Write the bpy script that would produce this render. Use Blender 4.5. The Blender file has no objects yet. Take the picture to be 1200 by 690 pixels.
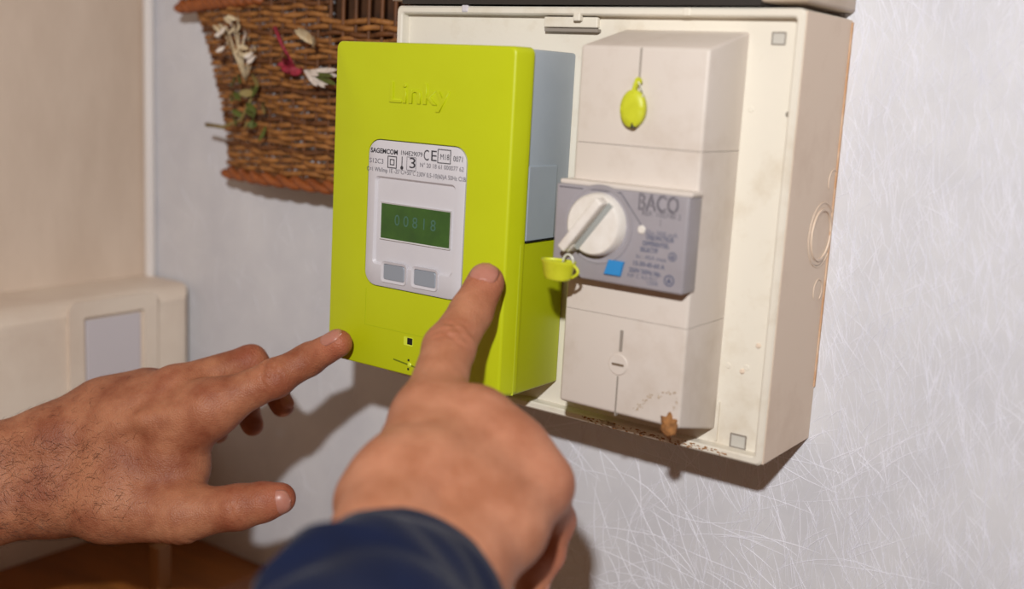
import bpy, bmesh, math, random
import numpy as np
from mathutils import Vector, Matrix, Euler
random.seed(7); rng = np.random.default_rng(7)
SC = bpy.context.scene; COL = SC.collection

# ---------------------------------------------------------------- camera
RC = np.array([[0.8094024718129208, 0.5848707500543133, 0.05285682883070812],
               [0.15088232024388143, -0.12012919800155106, -0.9812255098728971],
               [-0.5675404514754492, 0.8021815140717274, -0.1854795256103333]])
CP = np.array([0.4624, -0.5771, 0.1655]); FPX = 1312.4
cam_d = bpy.data.cameras.new('camera'); cam = bpy.data.objects.new('camera', cam_d); COL.objects.link(cam)
cam_d.sensor_width = 36; cam_d.lens = FPX / 1200 * 36; cam_d.clip_start = 0.01
m = Matrix.Identity(4)
for i in range(3):
    m[i][0] = RC[0][i]; m[i][1] = -RC[1][i]; m[i][2] = -RC[2][i]; m[i][3] = CP[i]
cam.matrix_world = m
SC.camera = cam
cam_d.dof.use_dof = True; cam_d.dof.focus_distance = 0.625; cam_d.dof.aperture_fstop = 3.8

# ---------------------------------------------------------------- world, flash, exposure
w = bpy.data.worlds.new('world'); SC.world = w; w.use_nodes = True
w.node_tree.nodes['Background'].inputs[0].default_value = (1.0, 0.50, 0.24, 1)
w.node_tree.nodes['Background'].inputs[1].default_value = 0.115
fl = bpy.data.lights.new('camera_flash', 'AREA'); fl.shape = 'RECTANGLE'; fl.size = 0.032; fl.size_y = 0.024
fl.energy = 8.0; fl.color = (0.985, 0.985, 0.985)
flo = bpy.data.objects.new('camera_flash', fl); COL.objects.link(flo)
flo.location = (0.535, -0.81, 0.432)
flo.rotation_euler = (Vector((0.12, 0, 0.08)) - flo.location).to_track_quat('-Z', 'Y').to_euler()
SC.view_settings.view_transform = 'Standard'; SC.view_settings.look = 'None'
SC.view_settings.gamma = 1; SC.view_settings.exposure = 0.0

# ---------------------------------------------------------------- helpers
def ray(u, v): return RC.T @ np.array([(u - 600) / FPX, (v - 345) / FPX, 1.0])
def at(u, v, Y):                       # point of the plane y = Y behind a pixel
    d = ray(u, v); return CP + d * (Y - CP[1]) / d[1]
def atx(u, v, X):
    d = ray(u, v); return CP + d * (X - CP[0]) / d[0]
def atd(u, v, D): return CP + ray(u, v) * D
RIGHT = RC[0]; UP = -RC[1]; BACK = -RC[2]

def srgb(h):
    h = h.lstrip('#'); o = []
    for i in (0, 2, 4):
        c = int(h[i:i+2], 16) / 255
        o.append(c / 12.92 if c <= 0.04045 else ((c + 0.055) / 1.055) ** 2.4)
    return (*o, 1)

def mat(name, col, rough=0.5, col2=None, scale=40, bump=0.0, bscale=400, spec=0.5, thr=(0.4, 0.7), stretch=(1, 1, 1),
        sss=0, metallic=0, detail=6):
    M = bpy.data.materials.new(name); M.use_nodes = True; nt = M.node_tree; N = nt.nodes; L = nt.links
    b = N['Principled BSDF']; b.inputs['Base Color'].default_value = srgb(col)
    b.inputs['Roughness'].default_value = rough; b.inputs['Specular IOR Level'].default_value = spec
    b.inputs['Metallic'].default_value = metallic
    tc = N.new('ShaderNodeTexCoord'); mp = N.new('ShaderNodeMapping'); mp.inputs['Scale'].default_value = stretch
    L.new(tc.outputs['Object'], mp.inputs[0])
    if col2:
        n = N.new('ShaderNodeTexNoise'); n.inputs['Scale'].default_value = scale; n.inputs['Detail'].default_value = detail
        n.inputs['Roughness'].default_value = 0.65
        L.new(mp.outputs[0], n.inputs['Vector'])
        mr = N.new('ShaderNodeMapRange'); mr.inputs[1].default_value = thr[0]; mr.inputs[2].default_value = thr[1]
        L.new(n.outputs[0], mr.inputs[0])
        mx = N.new('ShaderNodeMix'); mx.data_type = 'RGBA'
        mx.inputs[6].default_value = srgb(col); mx.inputs[7].default_value = srgb(col2)
        L.new(mr.outputs[0], mx.inputs[0]); L.new(mx.outputs[2], b.inputs['Base Color'])
    if bump:
        n2 = N.new('ShaderNodeTexNoise'); n2.inputs['Scale'].default_value = bscale; n2.inputs['Detail'].default_value = 4
        L.new(mp.outputs[0], n2.inputs['Vector'])
        bp = N.new('ShaderNodeBump'); bp.inputs['Strength'].default_value = bump; bp.inputs['Distance'].default_value = 0.0004
        L.new(n2.outputs[0], bp.inputs['Height']); L.new(bp.outputs[0], b.inputs['Normal'])
    if sss:
        b.inputs['Subsurface Weight'].default_value = sss; b.inputs['Subsurface Radius'].default_value = (1, 0.35, 0.2)
        b.inputs['Subsurface Scale'].default_value = 0.004
    return M

def link(name, me, m_, parent=None, smooth=False):
    o = bpy.data.objects.new(name, me); COL.objects.link(o)
    if m_ is not None:
        me.materials.clear(); me.materials.append(m_)
    if smooth:
        for p in me.polygons: p.use_smooth = True
    if parent is not None:
        o.parent = parent; o.matrix_parent_inverse = Matrix.Identity(4)
        if parent.type == 'EMPTY' or parent.location.length > 0 or parent.parent: pass
    return o
# every thing sits at the world origin frame; geometry is written in world coordinates minus the thing's base
class Org:                             # current origin
    v = np.zeros(3)
def thing(name, label, cat, loc=(0, 0, 0), group=None):
    o = bpy.data.objects.new(name, None); COL.objects.link(o); o.location = loc; o.empty_display_size = 0.01
    o['label'] = label; o['category'] = cat
    if group: o['group'] = group
    return o
def tag(o, label, cat, group=None):
    o['label'] = label; o['category'] = cat
    if group: o['group'] = group
    return o
def root_loc(p):
    v = Vector((0, 0, 0))
    while p is not None: v += p.location; p = p.parent
    return v
def finish(name, bm, m_, parent=None, smooth=False, auto=None):
    """world-space bmesh -> one mesh object; parts are stored relative to their parent"""
    me = bpy.data.meshes.new(name)
    off = root_loc(parent)
    bmesh.ops.translate(bm, verts=bm.verts, vec=-off)
    bm.normal_update(); bm.to_mesh(me); bm.free()
    o = link(name, me, m_, parent, smooth)
    if auto:
        for p in me.polygons: p.use_smooth = True
        me.set_sharp_from_angle(angle=math.radians(auto))
    return o
def pyd(name, V, F, m_, parent=None, smooth=True):
    off = np.array(root_loc(parent)); V = np.asarray(V, float) - off
    me = bpy.data.meshes.new(name); me.from_pydata([tuple(v) for v in V], [], [tuple(int(i) for i in f) for f in F]); me.update()
    return link(name, me, m_, parent, smooth)

def box(bm, x0, x1, y0, y1, z0, z1, bev=0.0, seg=2, only=None, tap=None):
    r = bmesh.ops.create_cube(bm, size=1); vs = r['verts']
    for v in vs:
        v.co = Vector((x0 + (x1 - x0) * (v.co.x + .5), y0 + (y1 - y0) * (v.co.y + .5), z0 + (z1 - z0) * (v.co.z + .5)))
    if tap: 
        for v in vs: v.co = tap(v.co)
    if bev > 0:
        es = set(e for v in vs for e in v.link_edges)
        if only: es = [e for e in es if only((e.verts[0].co + e.verts[1].co) / 2, (e.verts[1].co - e.verts[0].co).normalized())]
        bmesh.ops.bevel(bm, geom=list(es), offset=bev, segments=seg, profile=0.5, affect='EDGES')
    return vs
def rrect(x0, x1, z0, z1, r, n=6):
    P = []
    for cx, cz, a in ((x1 - r, z1 - r, 0), (x0 + r, z1 - r, 90), (x0 + r, z0 + r, 180), (x1 - r, z0 + r, 270)):
        for i in range(n + 1):
            t = math.radians(a + 90 * i / n); P.append((cx + r * math.cos(t), cz + r * math.sin(t)))
    return P
def loft(bm, loops, close_first=True, close_last=True, cyc=True):
    """loops: lists of 3d points of equal length"""
    R = [[bm.verts.new(p) for p in l] for l in loops]; n = len(R[0])
    for a, b in zip(R[:-1], R[1:]):
        for i in range(n if cyc else n - 1):
            j = (i + 1) % n; bm.faces.new((a[i], a[j], b[j], b[i]))
    if close_first: bm.faces.new(list(reversed(R[0])))
    if close_last: bm.faces.new(R[-1])
    return R
def plate(bm, outline, y_back, y_front, cham=0.0):
    """outline in (x,z) -> a plate whose front faces -y"""
    n = len(outline); cx = sum(p[0] for p in outline) / n; cz = sum(p[1] for p in outline) / n
    def ins(k):
        o = []
        for x, z in outline:
            d = Vector((cx - x, cz - z)); L = d.length; d = d / L * k * 1.2; o.append((x + d.x, z + d.y))
        return o
    loops = [[(x, y_back, z) for x, z in outline], [(x, y_front + cham, z) for x, z in outline]]
    if cham: loops.append([(x, y_front, z) for x, z in ins(cham)])
    loft(bm, loops); bmesh.ops.recalc_face_normals(bm, faces=bm.faces)
def frame(bm, outer, inner, y_back, y_front, y_in=None):
    """picture-frame shape between two outlines of the same length; open hole"""
    y_in = y_front if y_in is None else y_in
    A = [bm.verts.new((x, y_back, z)) for x, z in outer]; B = [bm.verts.new((x, y_front, z)) for x, z in outer]
    C = [bm.verts.new((x, y_in, z)) for x, z in inner]; D = [bm.verts.new((x, y_back, z)) for x, z in inner]
    n = len(A)
    for i in range(n):
        j = (i + 1) % n
        for P, Q in ((A, B), (B, C), (C, D), (D, A)): bm.faces.new((P[i], P[j], Q[j], Q[i]))
    bmesh.ops.recalc_face_normals(bm, faces=bm.faces)
def tube(bm, pts, r, n=8, cap=True):
    pts = [Vector(p) for p in pts]; rr = r if isinstance(r, (list, tuple)) else [r] * len(pts)
    t0 = (pts[1] - pts[0]).normalized(); up = Vector((0, 0, 1)) if abs(t0.z) < .9 else Vector((1, 0, 0))
    loops = []
    for i, p in enumerate(pts):
        a = pts[max(i - 1, 0)]; b = pts[min(i + 1, len(pts) - 1)]; t = (b - a).normalized()
        s = t.cross(up).normalized(); up = s.cross(t).normalized()
        loops.append([p + s * (rr[i] * math.cos(k * 2 * math.pi / n)) + up * (rr[i] * math.sin(k * 2 * math.pi / n)) for k in range(n)])
    loft(bm, loops, cap, cap); bmesh.ops.recalc_face_normals(bm, faces=bm.faces)
def cyl(bm, c, axis, r, h, n=24, r2=None, cham=0):
    c = Vector(c); a = Vector(axis).normalized(); r2 = r if r2 is None else r2
    u = a.orthogonal().normalized(); v = a.cross(u)
    prof = [(r, 0), (r2, h - cham)] + ([(r2 - cham, h)] if cham else [])
    loops = [[c + a * t + (u * math.cos(2 * math.pi * k / n) + v * math.sin(2 * math.pi * k / n)) * q for k in range(n)] for q, t in prof]
    loft(bm, loops); bmesh.ops.recalc_face_normals(bm, faces=bm.faces)
def text(name, s, x, z, y, size, m_, parent, ext=0.00006, sx=1.0, bold=0.0, bev=0.0, shear=0.0):
    """flat lettering on a face towards -y, left end and baseline at x, z"""
    cu = bpy.data.curves.new(name, 'FONT'); cu.body = s; cu.size = size; cu.extrude = ext; cu.offset = bold; cu.bevel_depth = bev
    cu.shear = shear; cu.resolution_u = 3
    t = bpy.data.objects.new('tmp', cu); COL.objects.link(t)
    dg = bpy.context.evaluated_depsgraph_get(); me = bpy.data.meshes.new_from_object(t.evaluated_get(dg))
    bpy.data.objects.remove(t)
    off = root_loc(parent)
    M = Matrix.Translation(Vector((x, y, z)) - off) @ Matrix.Rotation(math.pi / 2, 4, 'X') @ Matrix.Diagonal((sx, 1, 1, 1))
    me.transform(M); me.name = name
    return link(name, me, m_, parent)

# ---------------------------------------------------------------- materials
M_wall = mat('wall_paint', '#cdcdd2', 0.75, '#d9d9dc', 14, 0.25, 260, 0.3)
M_scr = mat('plaster_strokes', '#e6e6ed', 0.6, '#dcdce4', 30, 0, spec=0.4)
M_left = mat('beige_wall_covering', '#dccab8', 0.8, '#c9b5a2', 9, 0.5, 60, 0.2, stretch=(1, 1, .35))
M_trim = mat('white_corner_trim', '#e2dcd8', 0.5)
M_wood = mat('brown_wood', '#a0622a', 0.45, '#7c4a1e', 30, 0.3, 120, stretch=(.15, 1, 1))
M_wood2 = mat('light_wood', '#9a6c3e', 0.5, '#84582e', 40, stretch=(1, 1, .1))
M_lime = mat('lime_plastic', '#bcc612', 0.42, '#b9c20f', 20, 0.12, 1500, 0.4)
M_grey = mat('grey_plastic', '#a3adb6', 0.45, '#9ea8b1', 20, 0.1, 1200, 0.4)
M_lab = mat('label_plastic', '#cbc8cc', 0.4, '#c6c3c8', 30, 0, spec=0.4)
M_lab2 = mat('inner_panel_plastic', '#c6c4c4', 0.4)
M_btn = mat('button_plastic', '#8d939c', 0.45)
M_ink = mat('dark_ink', '#35343a', 0.6); M_inkb = mat('blue_grey_ink', '#5c6074', 0.6); M_inkl = mat('grey_ink', '#625f66', 0.6)
M_black = mat('black_hole', '#101216', 0.5)
M_lcd = mat('green_display', '#375c22', 0.15, '#2b4c20', 60, spec=0.5)
M_seg = mat('display_segments', '#42685a', 0.3)
M_board = mat('aged_cream_plastic', '#e0d9ca', 0.5, '#c2b196', 26, 0.15, 500, 0.4, thr=(0.52, 0.9))
M_boards = mat('aged_pinkish_plastic', '#ddcab6', 0.5, '#c7ae98', 22, 0.1, 500, 0.35, thr=(0.5, 0.95))
M_brk = mat('ivory_breaker_plastic', '#d3c9bf', 0.42, '#bdae9e', 24, 0.1, 500, 0.4, thr=(0.5, 0.9))
M_seam = mat('seam_shadow_gap', '#8f867c', 0.7)
M_plate = mat('grey_nameplate', '#9a959a', 0.4, '#918b8d', 30, 0, spec=0.4)
M_knob = mat('white_knob', '#e4dfd8', 0.35, '#d5cdc2', 60)
M_knobg = mat('knob_grey_insert', '#9a9c98', 0.4)
M_blue = mat('blue_button', '#2f86c4', 0.4)
M_yel = mat('yellow_seal_plastic', '#c8cc2c', 0.45, '#bcc022', 200)
M_clear = mat('clear_filament', '#d8d8cc', 0.2)
M_dark = mat('dark_gap_shade', '#45423f', 0.45, metallic=0.6)  # painted shade for the enclosure's lower front edge
M_rust = mat('brown_dirt', '#a5713f', 0.9, '#7a5330', 300)
M_scr_m = mat('screw_metal', '#9c968c', 0.4, metallic=0.7)
M_wick = mat('wicker', '#a8713a', 0.55, '#6e431d', 130, 0.3, 700, 0.45, thr=(0.35, 0.7))
M_wickd = mat('dark_wicker', '#6b3f1a', 0.6, '#4a2b12', 100)
M_rim = mat('reddish_wicker_rim', '#9a5527', 0.5, '#7a3e1a', 90)
M_leaf = mat('olive_leaf', '#5c6524', 0.7, '#434b18', 150); M_straw = mat('pale_straw', '#d9c9a8', 0.7, '#b89c70', 200)
M_red = mat('dried_red_petal', '#a02a3c', 0.7, '#6e1a26', 300); M_stem = mat('brown_stem', '#8c7a45', 0.7)
M_petal = mat('pale_petal', '#e3d9cf', 0.7, '#c9b8a8', 200)
M_nail = mat('fingernail', '#b87d6c', 0.36, '#b07464', 200, 0, spec=0.45, sss=.1)
M_hair = mat('arm_hair', '#2c1a12', 0.6)
M_web = mat('cobweb_dust', '#d9d0c0', 0.9, '#8a6f50', 400)

def skin(name, base, dark, red):
    M = bpy.data.materials.new(name); M.use_nodes = True; nt = M.node_tree; N = nt.nodes; L = nt.links
    b = N['Principled BSDF']; b.inputs['Roughness'].default_value = 0.52; b.inputs['Specular IOR Level'].default_value = 0.35
    b.inputs['Subsurface Weight'].default_value = 0.12; b.inputs['Subsurface Radius'].default_value = (1, .35, .2); b.inputs['Subsurface Scale'].default_value = 0.005
    tc = N.new('ShaderNodeTexCoord')
    n = N.new('ShaderNodeTexNoise'); n.inputs['Scale'].default_value = 45; n.inputs['Detail'].default_value = 7; n.inputs['Roughness'].default_value = .6
    L.new(tc.outputs['Object'], n.inputs['Vector'])
    mr = N.new('ShaderNodeMapRange'); mr.inputs[1].default_value = .38; mr.inputs[2].default_value = .64; L.new(n.outputs[0], mr.inputs[0])
    mx = N.new('ShaderNodeMix'); mx.data_type = 'RGBA'; mx.inputs[6].default_value = srgb(base); mx.inputs[7].default_value = srgb(dark); L.new(mr.outputs[0], mx.inputs[0])
    at_ = N.new('ShaderNodeAttribute'); at_.attribute_name = 'flush'
    mx2 = N.new('ShaderNodeMix'); mx2.data_type = 'RGBA'; mx2.inputs[7].default_value = srgb(red); L.new(mx.outputs[2], mx2.inputs[6]); L.new(at_.outputs['Fac'], mx2.inputs[0])
    L.new(mx2.outputs[2], b.inputs['Base Color'])
    v = N.new('ShaderNodeTexVoronoi'); v.inputs['Scale'].default_value = 1100; L.new(tc.outputs['Object'], v.inputs['Vector'])
    n3 = N.new('ShaderNodeTexNoise'); n3.inputs['Scale'].default_value = 330; n3.inputs['Detail'].default_value = 4; L.new(tc.outputs['Object'], n3.inputs['Vector'])
    ad = N.new('ShaderNodeMath'); ad.operation = 'ADD'; L.new(v.outputs[0], ad.inputs[0]); L.new(n3.outputs[0], ad.inputs[1])
    bp = N.new('ShaderNodeBump'); bp.inputs['Strength'].default_value = .6; bp.inputs['Distance'].default_value = .0004
    L.new(ad.outputs[0], bp.inputs['Height']); L.new(bp.outputs[0], b.inputs['Normal'])
    return M
M_skinA = skin('tanned_skin', '#b27656', '#8f5238', '#a9523f')
M_skinB = skin('lighter_skin', '#bb8062', '#a4694b', '#b0604c')
def fabric():
    M = mat('navy_cotton', '#111a36', 0.9, '#0e152c', 25, 0.5, 900, 0.15)
    M.node_tree.nodes['Principled BSDF'].inputs['Sheen Weight'].default_value = .05
    return M
M_navy = fabric()

# ---------------------------------------------------------------- setting
def struct(o): o['kind'] = 'structure'; return o
XL = -0.316                            # the left wall's plane
bm = bmesh.new(); box(bm, XL - .02, 1.0, 0, .02, -.6, .7); wall = struct(finish('wall_back', bm, M_wall))
bm = bmesh.new(); box(bm, XL - .02, XL, -1.0, 0, -.6, .7); struct(finish('wall_left', bm, M_left))
bm = bmesh.new(); tube(bm, [(XL + .004, -.004, -.6), (XL + .004, -.004, .7)], .0045, 14); struct(finish('trim_1', bm, M_trim, smooth=True))

# raised plaster strokes: thin ridges of the wall's finish
def strokes():
    V = []; F = []
    def add(p, ang, L, curv, wd, h):
        n = 7; k = len(V); x, z = p; a = ang
        for i in range(n):
            tp = math.sin(math.pi * (i + .35) / (n - .3)); ww = wd * (.35 + .65 * tp)
            c, s = math.cos(a), math.sin(a)
            V.extend([(x - s * ww, .0002, z + c * ww), (x, -h * tp - .00002, z), (x + s * ww, .0002, z - c * ww)])
            x += c * L / n; z += s * L / n; a += curv / n
        for i in range(n - 1):
            b = k + 3 * i; F.append((b, b + 1, b + 4, b + 3)); F.append((b + 1, b + 2, b + 5, b + 4))
    for i in range(11000):
        u = random.random()
        if i < 7800:                   # dense, mostly upright scratching on the right
            x = .16 + .28 * random.random() ** .8; z = random.uniform(-.16, .3)
            if x < .27 - (z + .04) * .2 and random.random() < .6: continue
            ang = math.radians(random.choice([90, 90, 95, 100, 84, 75, 108, 120, 55]) + random.gauss(0, 11)); L = random.uniform(.008, .035)
            add((x, z), ang, L, random.gauss(0, .35), random.uniform(.00018, .00055), random.uniform(.0001, .0003))
        elif i < 8800:                 # long crossing arcs under the boxes
            x = random.uniform(.02, .3); z = random.uniform(-.22, -.02)
            ang = math.radians(random.choice([110, 120, 70, 60, 20, 160, 100]) + random.gauss(0, 15)); L = random.uniform(.03, .09)
            if random.random() < .45: add((x, z), ang, L, random.gauss(0, .7), random.uniform(.0003, .0007), .00025)
        else:                          # sparse on the far left
            x = random.uniform(-.3, .1); z = random.uniform(-.3, .25)
            if random.random() < .25:
                add((x, z), math.radians(random.uniform(0, 180)), random.uniform(.01, .04), random.gauss(0, .5), .0002, .00012)
    o = pyd('plaster_stroke', V, F, M_scr, wall, smooth=False); o['kind'] = 'stuff'; o['label'] = 'fine white raised scratch lines'
strokes()

# ---------------------------------------------------------------- socket box on left wall
XB = -.252
def socket_box():
    t = thing('junction_box', 'beige wall junction box with white cover at the left edge', 'box', (XL, -.08, -.05))
    ztop = float(atx(150, 346, XB)[2])
    yr = float(atx(236, 400, XB)[1]); yr = min(yr, -.004)
    bm = bmesh.new(); box(bm, XL, XB, -.34, yr, -.13, ztop, .020, 7, only=lambda c, d: c.x > XB - .001)
    finish('housing', bm, M_left2, t, auto=40)
    a = atx(96, 372, XB); b = atx(167, 362, XB); c = atx(96, 458, XB)
    y0, y1 = float(a[1]), float(b[1]); z1 = float(a[2]); z0 = float(c[2])
    bm = bmesh.new()
    O = rrect(y0 - .012, y1 + .012, z0 - .012, z1 + .012, .006); I = rrect(y0, y1, z0, z1, .002)
    frame(bm, O, I, 0, -.003)
    bmesh.ops.transform(bm, matrix=Matrix.Translation((XB - .0002, 0, 0)) @ Matrix.Rotation(math.pi / 2, 4, 'Z'), verts=bm.verts)
    finish('cover_frame', bm, M_left2, t)
    bm = bmesh.new(); box(bm, XB - .001, XB + .0016, y0 + .0025, y1 - .0025, z0 + .0025, z1 - .0025, .0008)
    finish('cover', bm, M_cov, t)
M_left2 = mat('beige_box_plastic', '#eadccb', 0.5, '#dccab8', 10); M_cov = mat('white_cover_plastic', '#d2ccd0', 0.4)
socket_box()

# ---------------------------------------------------------------- wooden cabinet below
def cabinet():
    zt = -.224; xr = -.168
    t = thing('wooden_cabinet', 'brown wooden cabinet top under the hand at bottom left corner', 'cabinet', (-.24, -.1, zt))
    bm = bmesh.new(); box(bm, XL + .0002, xr, -.30, -.0002, zt - .018, zt, .002); finish('top', bm, M_wood, t)
    bm = bmesh.new(); box(bm, XL + .004, xr - .006, -.29, -.004, zt - .3, zt - .018); finish('body', bm, M_wood, t)
    return zt
zt = cabinet()
dq = ray(180, 686); kq = (zt - CP[2]) / dq[2]; pq = CP + dq * kq      # where that sight line meets the cabinet top
dq = ray(206, 686); pr_ = CP + dq * ((zt - CP[2]) / dq[2])
bm = bmesh.new(); box(bm, float(pq[0]), float(pq[0]) + .011, float(pq[1]) - .004, float(pq[1]) + .008, zt, zt + .034, .001)
tag(finish('wooden_batten', bm, M_wood2), 'short light brown wooden block standing on the cabinet top below the hand', 'block')

# ---------------------------------------------------------------- upper enclosure and meter board
X0, X1, Z0, Z1, YF, YI = .0039, .2574, -.0173, .2068, -.0631, -.0569
def upper_box():
    t = thing('upper_enclosure', 'beige electrical enclosure at the top edge, directly above the cream meter board', 'enclosure', (.13, 0, .2095))
    bm = bmesh.new(); box(bm, X0 - .004, X1 + .0015, -.064, 0, .2095, .38, .002, 3, only=lambda c, d: c.y < -.06 or c.x > X1)
    finish('housing', bm, mat('upper_box_plastic', '#cbbba9', 0.5, '#bba993', 20), t, auto=40)
    bm = bmesh.new(); box(bm, X0 + .006, X1 - .022, -.0652, -.002, .2078, .2112); finish('gap_shade', bm, M_dark, t)  # dark strip painting the shaded gap between enclosure and board
upper_box()

def meter_board():
    t = thing('meter_board', 'large aged cream plastic mounting board behind the lime meter and circuit breaker', 'mounting board', ((X0 + X1) / 2, 0, Z0))
    bm = bmesh.new(); tk = .0042
    # outer shell: side skin with a rounded front lip, then the recessed floor
    def lp(i, y, r): return [(x, y, z) for x, z in rrect(X0 + i, X1 - i, Z0 + i, Z1 - i, max(r, .0006), 4)]
    loft(bm, [lp(0, 0, .003), lp(0, YF + .001, .003), lp(.001, YF, .0025), lp(tk - .0008, YF, .002), lp(tk, YF + .0008, .0015), lp(tk + .0005, YI, .001)], True, True)
    bmesh.ops.recalc_face_normals(bm, faces=bm.faces)
    finish('shell', bm, M_board, t, auto=35)
    # side skin (pinker, sits 0.3 mm proud) with a knock-out ring
    bm = bmesh.new(); box(bm, X1 - .0005, X1 + .0004, YF + .0015, -.0003, Z0 + .001, Z1 - .001); finish('side_panel', bm, M_boards, t)
    c = atx(961, 275, X1); r = .0135
    def ring(name, cc, ra, rb, h, m_, par, a0=0, a1=360, sy=1.0):
        bm = bmesh.new(); n = 40; L = []
        full = (a1 - a0) >= 360
        for i in range(n if full else n + 1):
            a = math.radians(a0 + (a1 - a0) * i / n)
            L.append([(X1 + .0003 + q, cc[1] + math.cos(a) * rr * sy, cc[2] + math.sin(a) * rr) for rr, q in ((ra, 0), (ra, h), (rb, h), (rb, 0))])
        if full: L.append(L[0])
        R = [[bm.verts.new(p) for p in l] for l in L]
        for A, B in zip(R[:-1], R[1:]):
            for k in range(4): bm.faces.new((A[k], A[(k + 1) % 4], B[(k + 1) % 4], B[k]))
        bmesh.ops.remove_doubles(bm, verts=bm.verts, dist=1e-6); bmesh.ops.recalc_face_normals(bm, faces=bm.faces)
        return finish(name, bm, m_, par, auto=40)
    cy_, cz_ = float(c[1]), float(c[2])
    ring('knockout_ring', (0, cy_, cz_), .0172, .0164, .0005, M_boards, t); ring('knockout_ring', (0, cy_, cz_), .0138, .0125, .0009, M_boards, t)
    ring('knockout_groove', (0, cy_, cz_), .0164, .0158, .00012, M_seam, t, 200, 300)
    c2 = atx(975, 212, X1); c3 = atx(957, 340, X1)
    for q in (c2, c3): ring('knockout_ring', (0, float(q[1]), float(q[2])), .0062, .0056, .0005, M_boards, t, -60, 220)
    # rusty wall joint along the back edge
    bm = bmesh.new(); box(bm, X1 - .0002, X1 + .0011, -.0016, 0, Z0 + .03, Z1 - .002); finish('rusty_edge', bm, mat('rust_edge', '#c49a74', 0.9, '#dcc7b0', 60), t)
    # square punched marks, screw holes, top slot
    for u, v, s in ((913, 45, .0036), (865, 517, .0045)):
        q = at(u, v, YI); bm = bmesh.new(); O = rrect(q[0] - s, q[0] + s, q[2] - s * .85, q[2] + s * .85, .0003, 1); I = rrect(q[0] - s * .85, q[0] + s * .85, q[2] - s * .7, q[2] + s * .7, .0002, 1)
        frame(bm, O, I, YI + .0005, YI - .0006); finish('square_lug', bm, M_seam, t)
        bm = bmesh.new(); plate(bm, I, YI + .0005, YI - .0001); finish('lug_floor', bm, mat('lug_grey', '#c2beb4', 0.5), t)
    for u, v in ((889, 405), (924, 134), (900, 430), (870, 435)):
        q = at(u, v, YI); bm = bmesh.new(); cyl(bm, (q[0], YI + .0003, q[2]), (0, -1, 0), .0013, .0012, 16, cham=.0004); finish('rivet', bm, M_boards if u < 895 else M_scr_m, t, auto=40)
    for u, v in ((853, 428), (875, 431), (905, 340), (880, 128)):
        q = at(u, v, YI); bm = bmesh.new(); cyl(bm, (q[0], YI + .0003, q[2]), (0, -1, 0), .0016, .0006, 16, cham=.0003); finish('moulding_dot', bm, M_board, t, auto=40)
    # clip rail at the top
    a = at(638, 34, YI - .004); b = at(700, 37, YI - .004)
    bm = bmesh.new(); box(bm, a[0], b[0], YI - .004, YI, a[2] - .0012, a[2] + .0006, .0003); finish('clip_rail', bm, M_seam, t)
    a = at(638, 14, YI - .003); b2 = at(697, 30, YI - .003)
    bm = bmesh.new(); box(bm, a[0], b[0] - .001, YI - .003, YI, float(at(640, 32, YI)[2]), Z1 - tk - .0008, .0006); finish('clip_block', bm, M_board, t)
    for u, v in ((545, 10), (676, 20), (805, 14)):
        q = at(u, v, YF); bm = bmesh.new(); box(bm, q[0] - .0022, q[0] + .0022, YF - .0006, YF + .003, q[2] - .002, q[2] + .0022, .0007); finish('latch', bm, M_board if u != 545 else M_cov, t)
    # inner vertical rib at lower right
    a = at(842, 470, YI); bm = bmesh.new(); box(bm, a[0], a[0] + .0012, YI - .001, YI, Z0 + .006, a[2]); finish('rib', bm, M_board, t)
    # dirt flakes stuck on the lower lip
    V = []; F = []
    for i in range(120):
        x = random.uniform(.15, .238); z = Z0 + random.uniform(.0006, .0036); s = random.uniform(.0002, .0008); k = len(V)
        for j in range(5):
            aa = j * 2 * math.pi / 5 + random.random(); V.append((x + s * 1.6 * math.cos(aa), YF - random.uniform(0, .0003), z + s * .6 * math.sin(aa)))
        V.append((x, YF - .0005, z))
        for j in range(5): F.append((k + j, k + (j + 1) % 5, k + 5))
    o = pyd('dirt_flakes', V, F, M_rust, t, False); o['kind'] = 'stuff'
meter_board()

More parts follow.
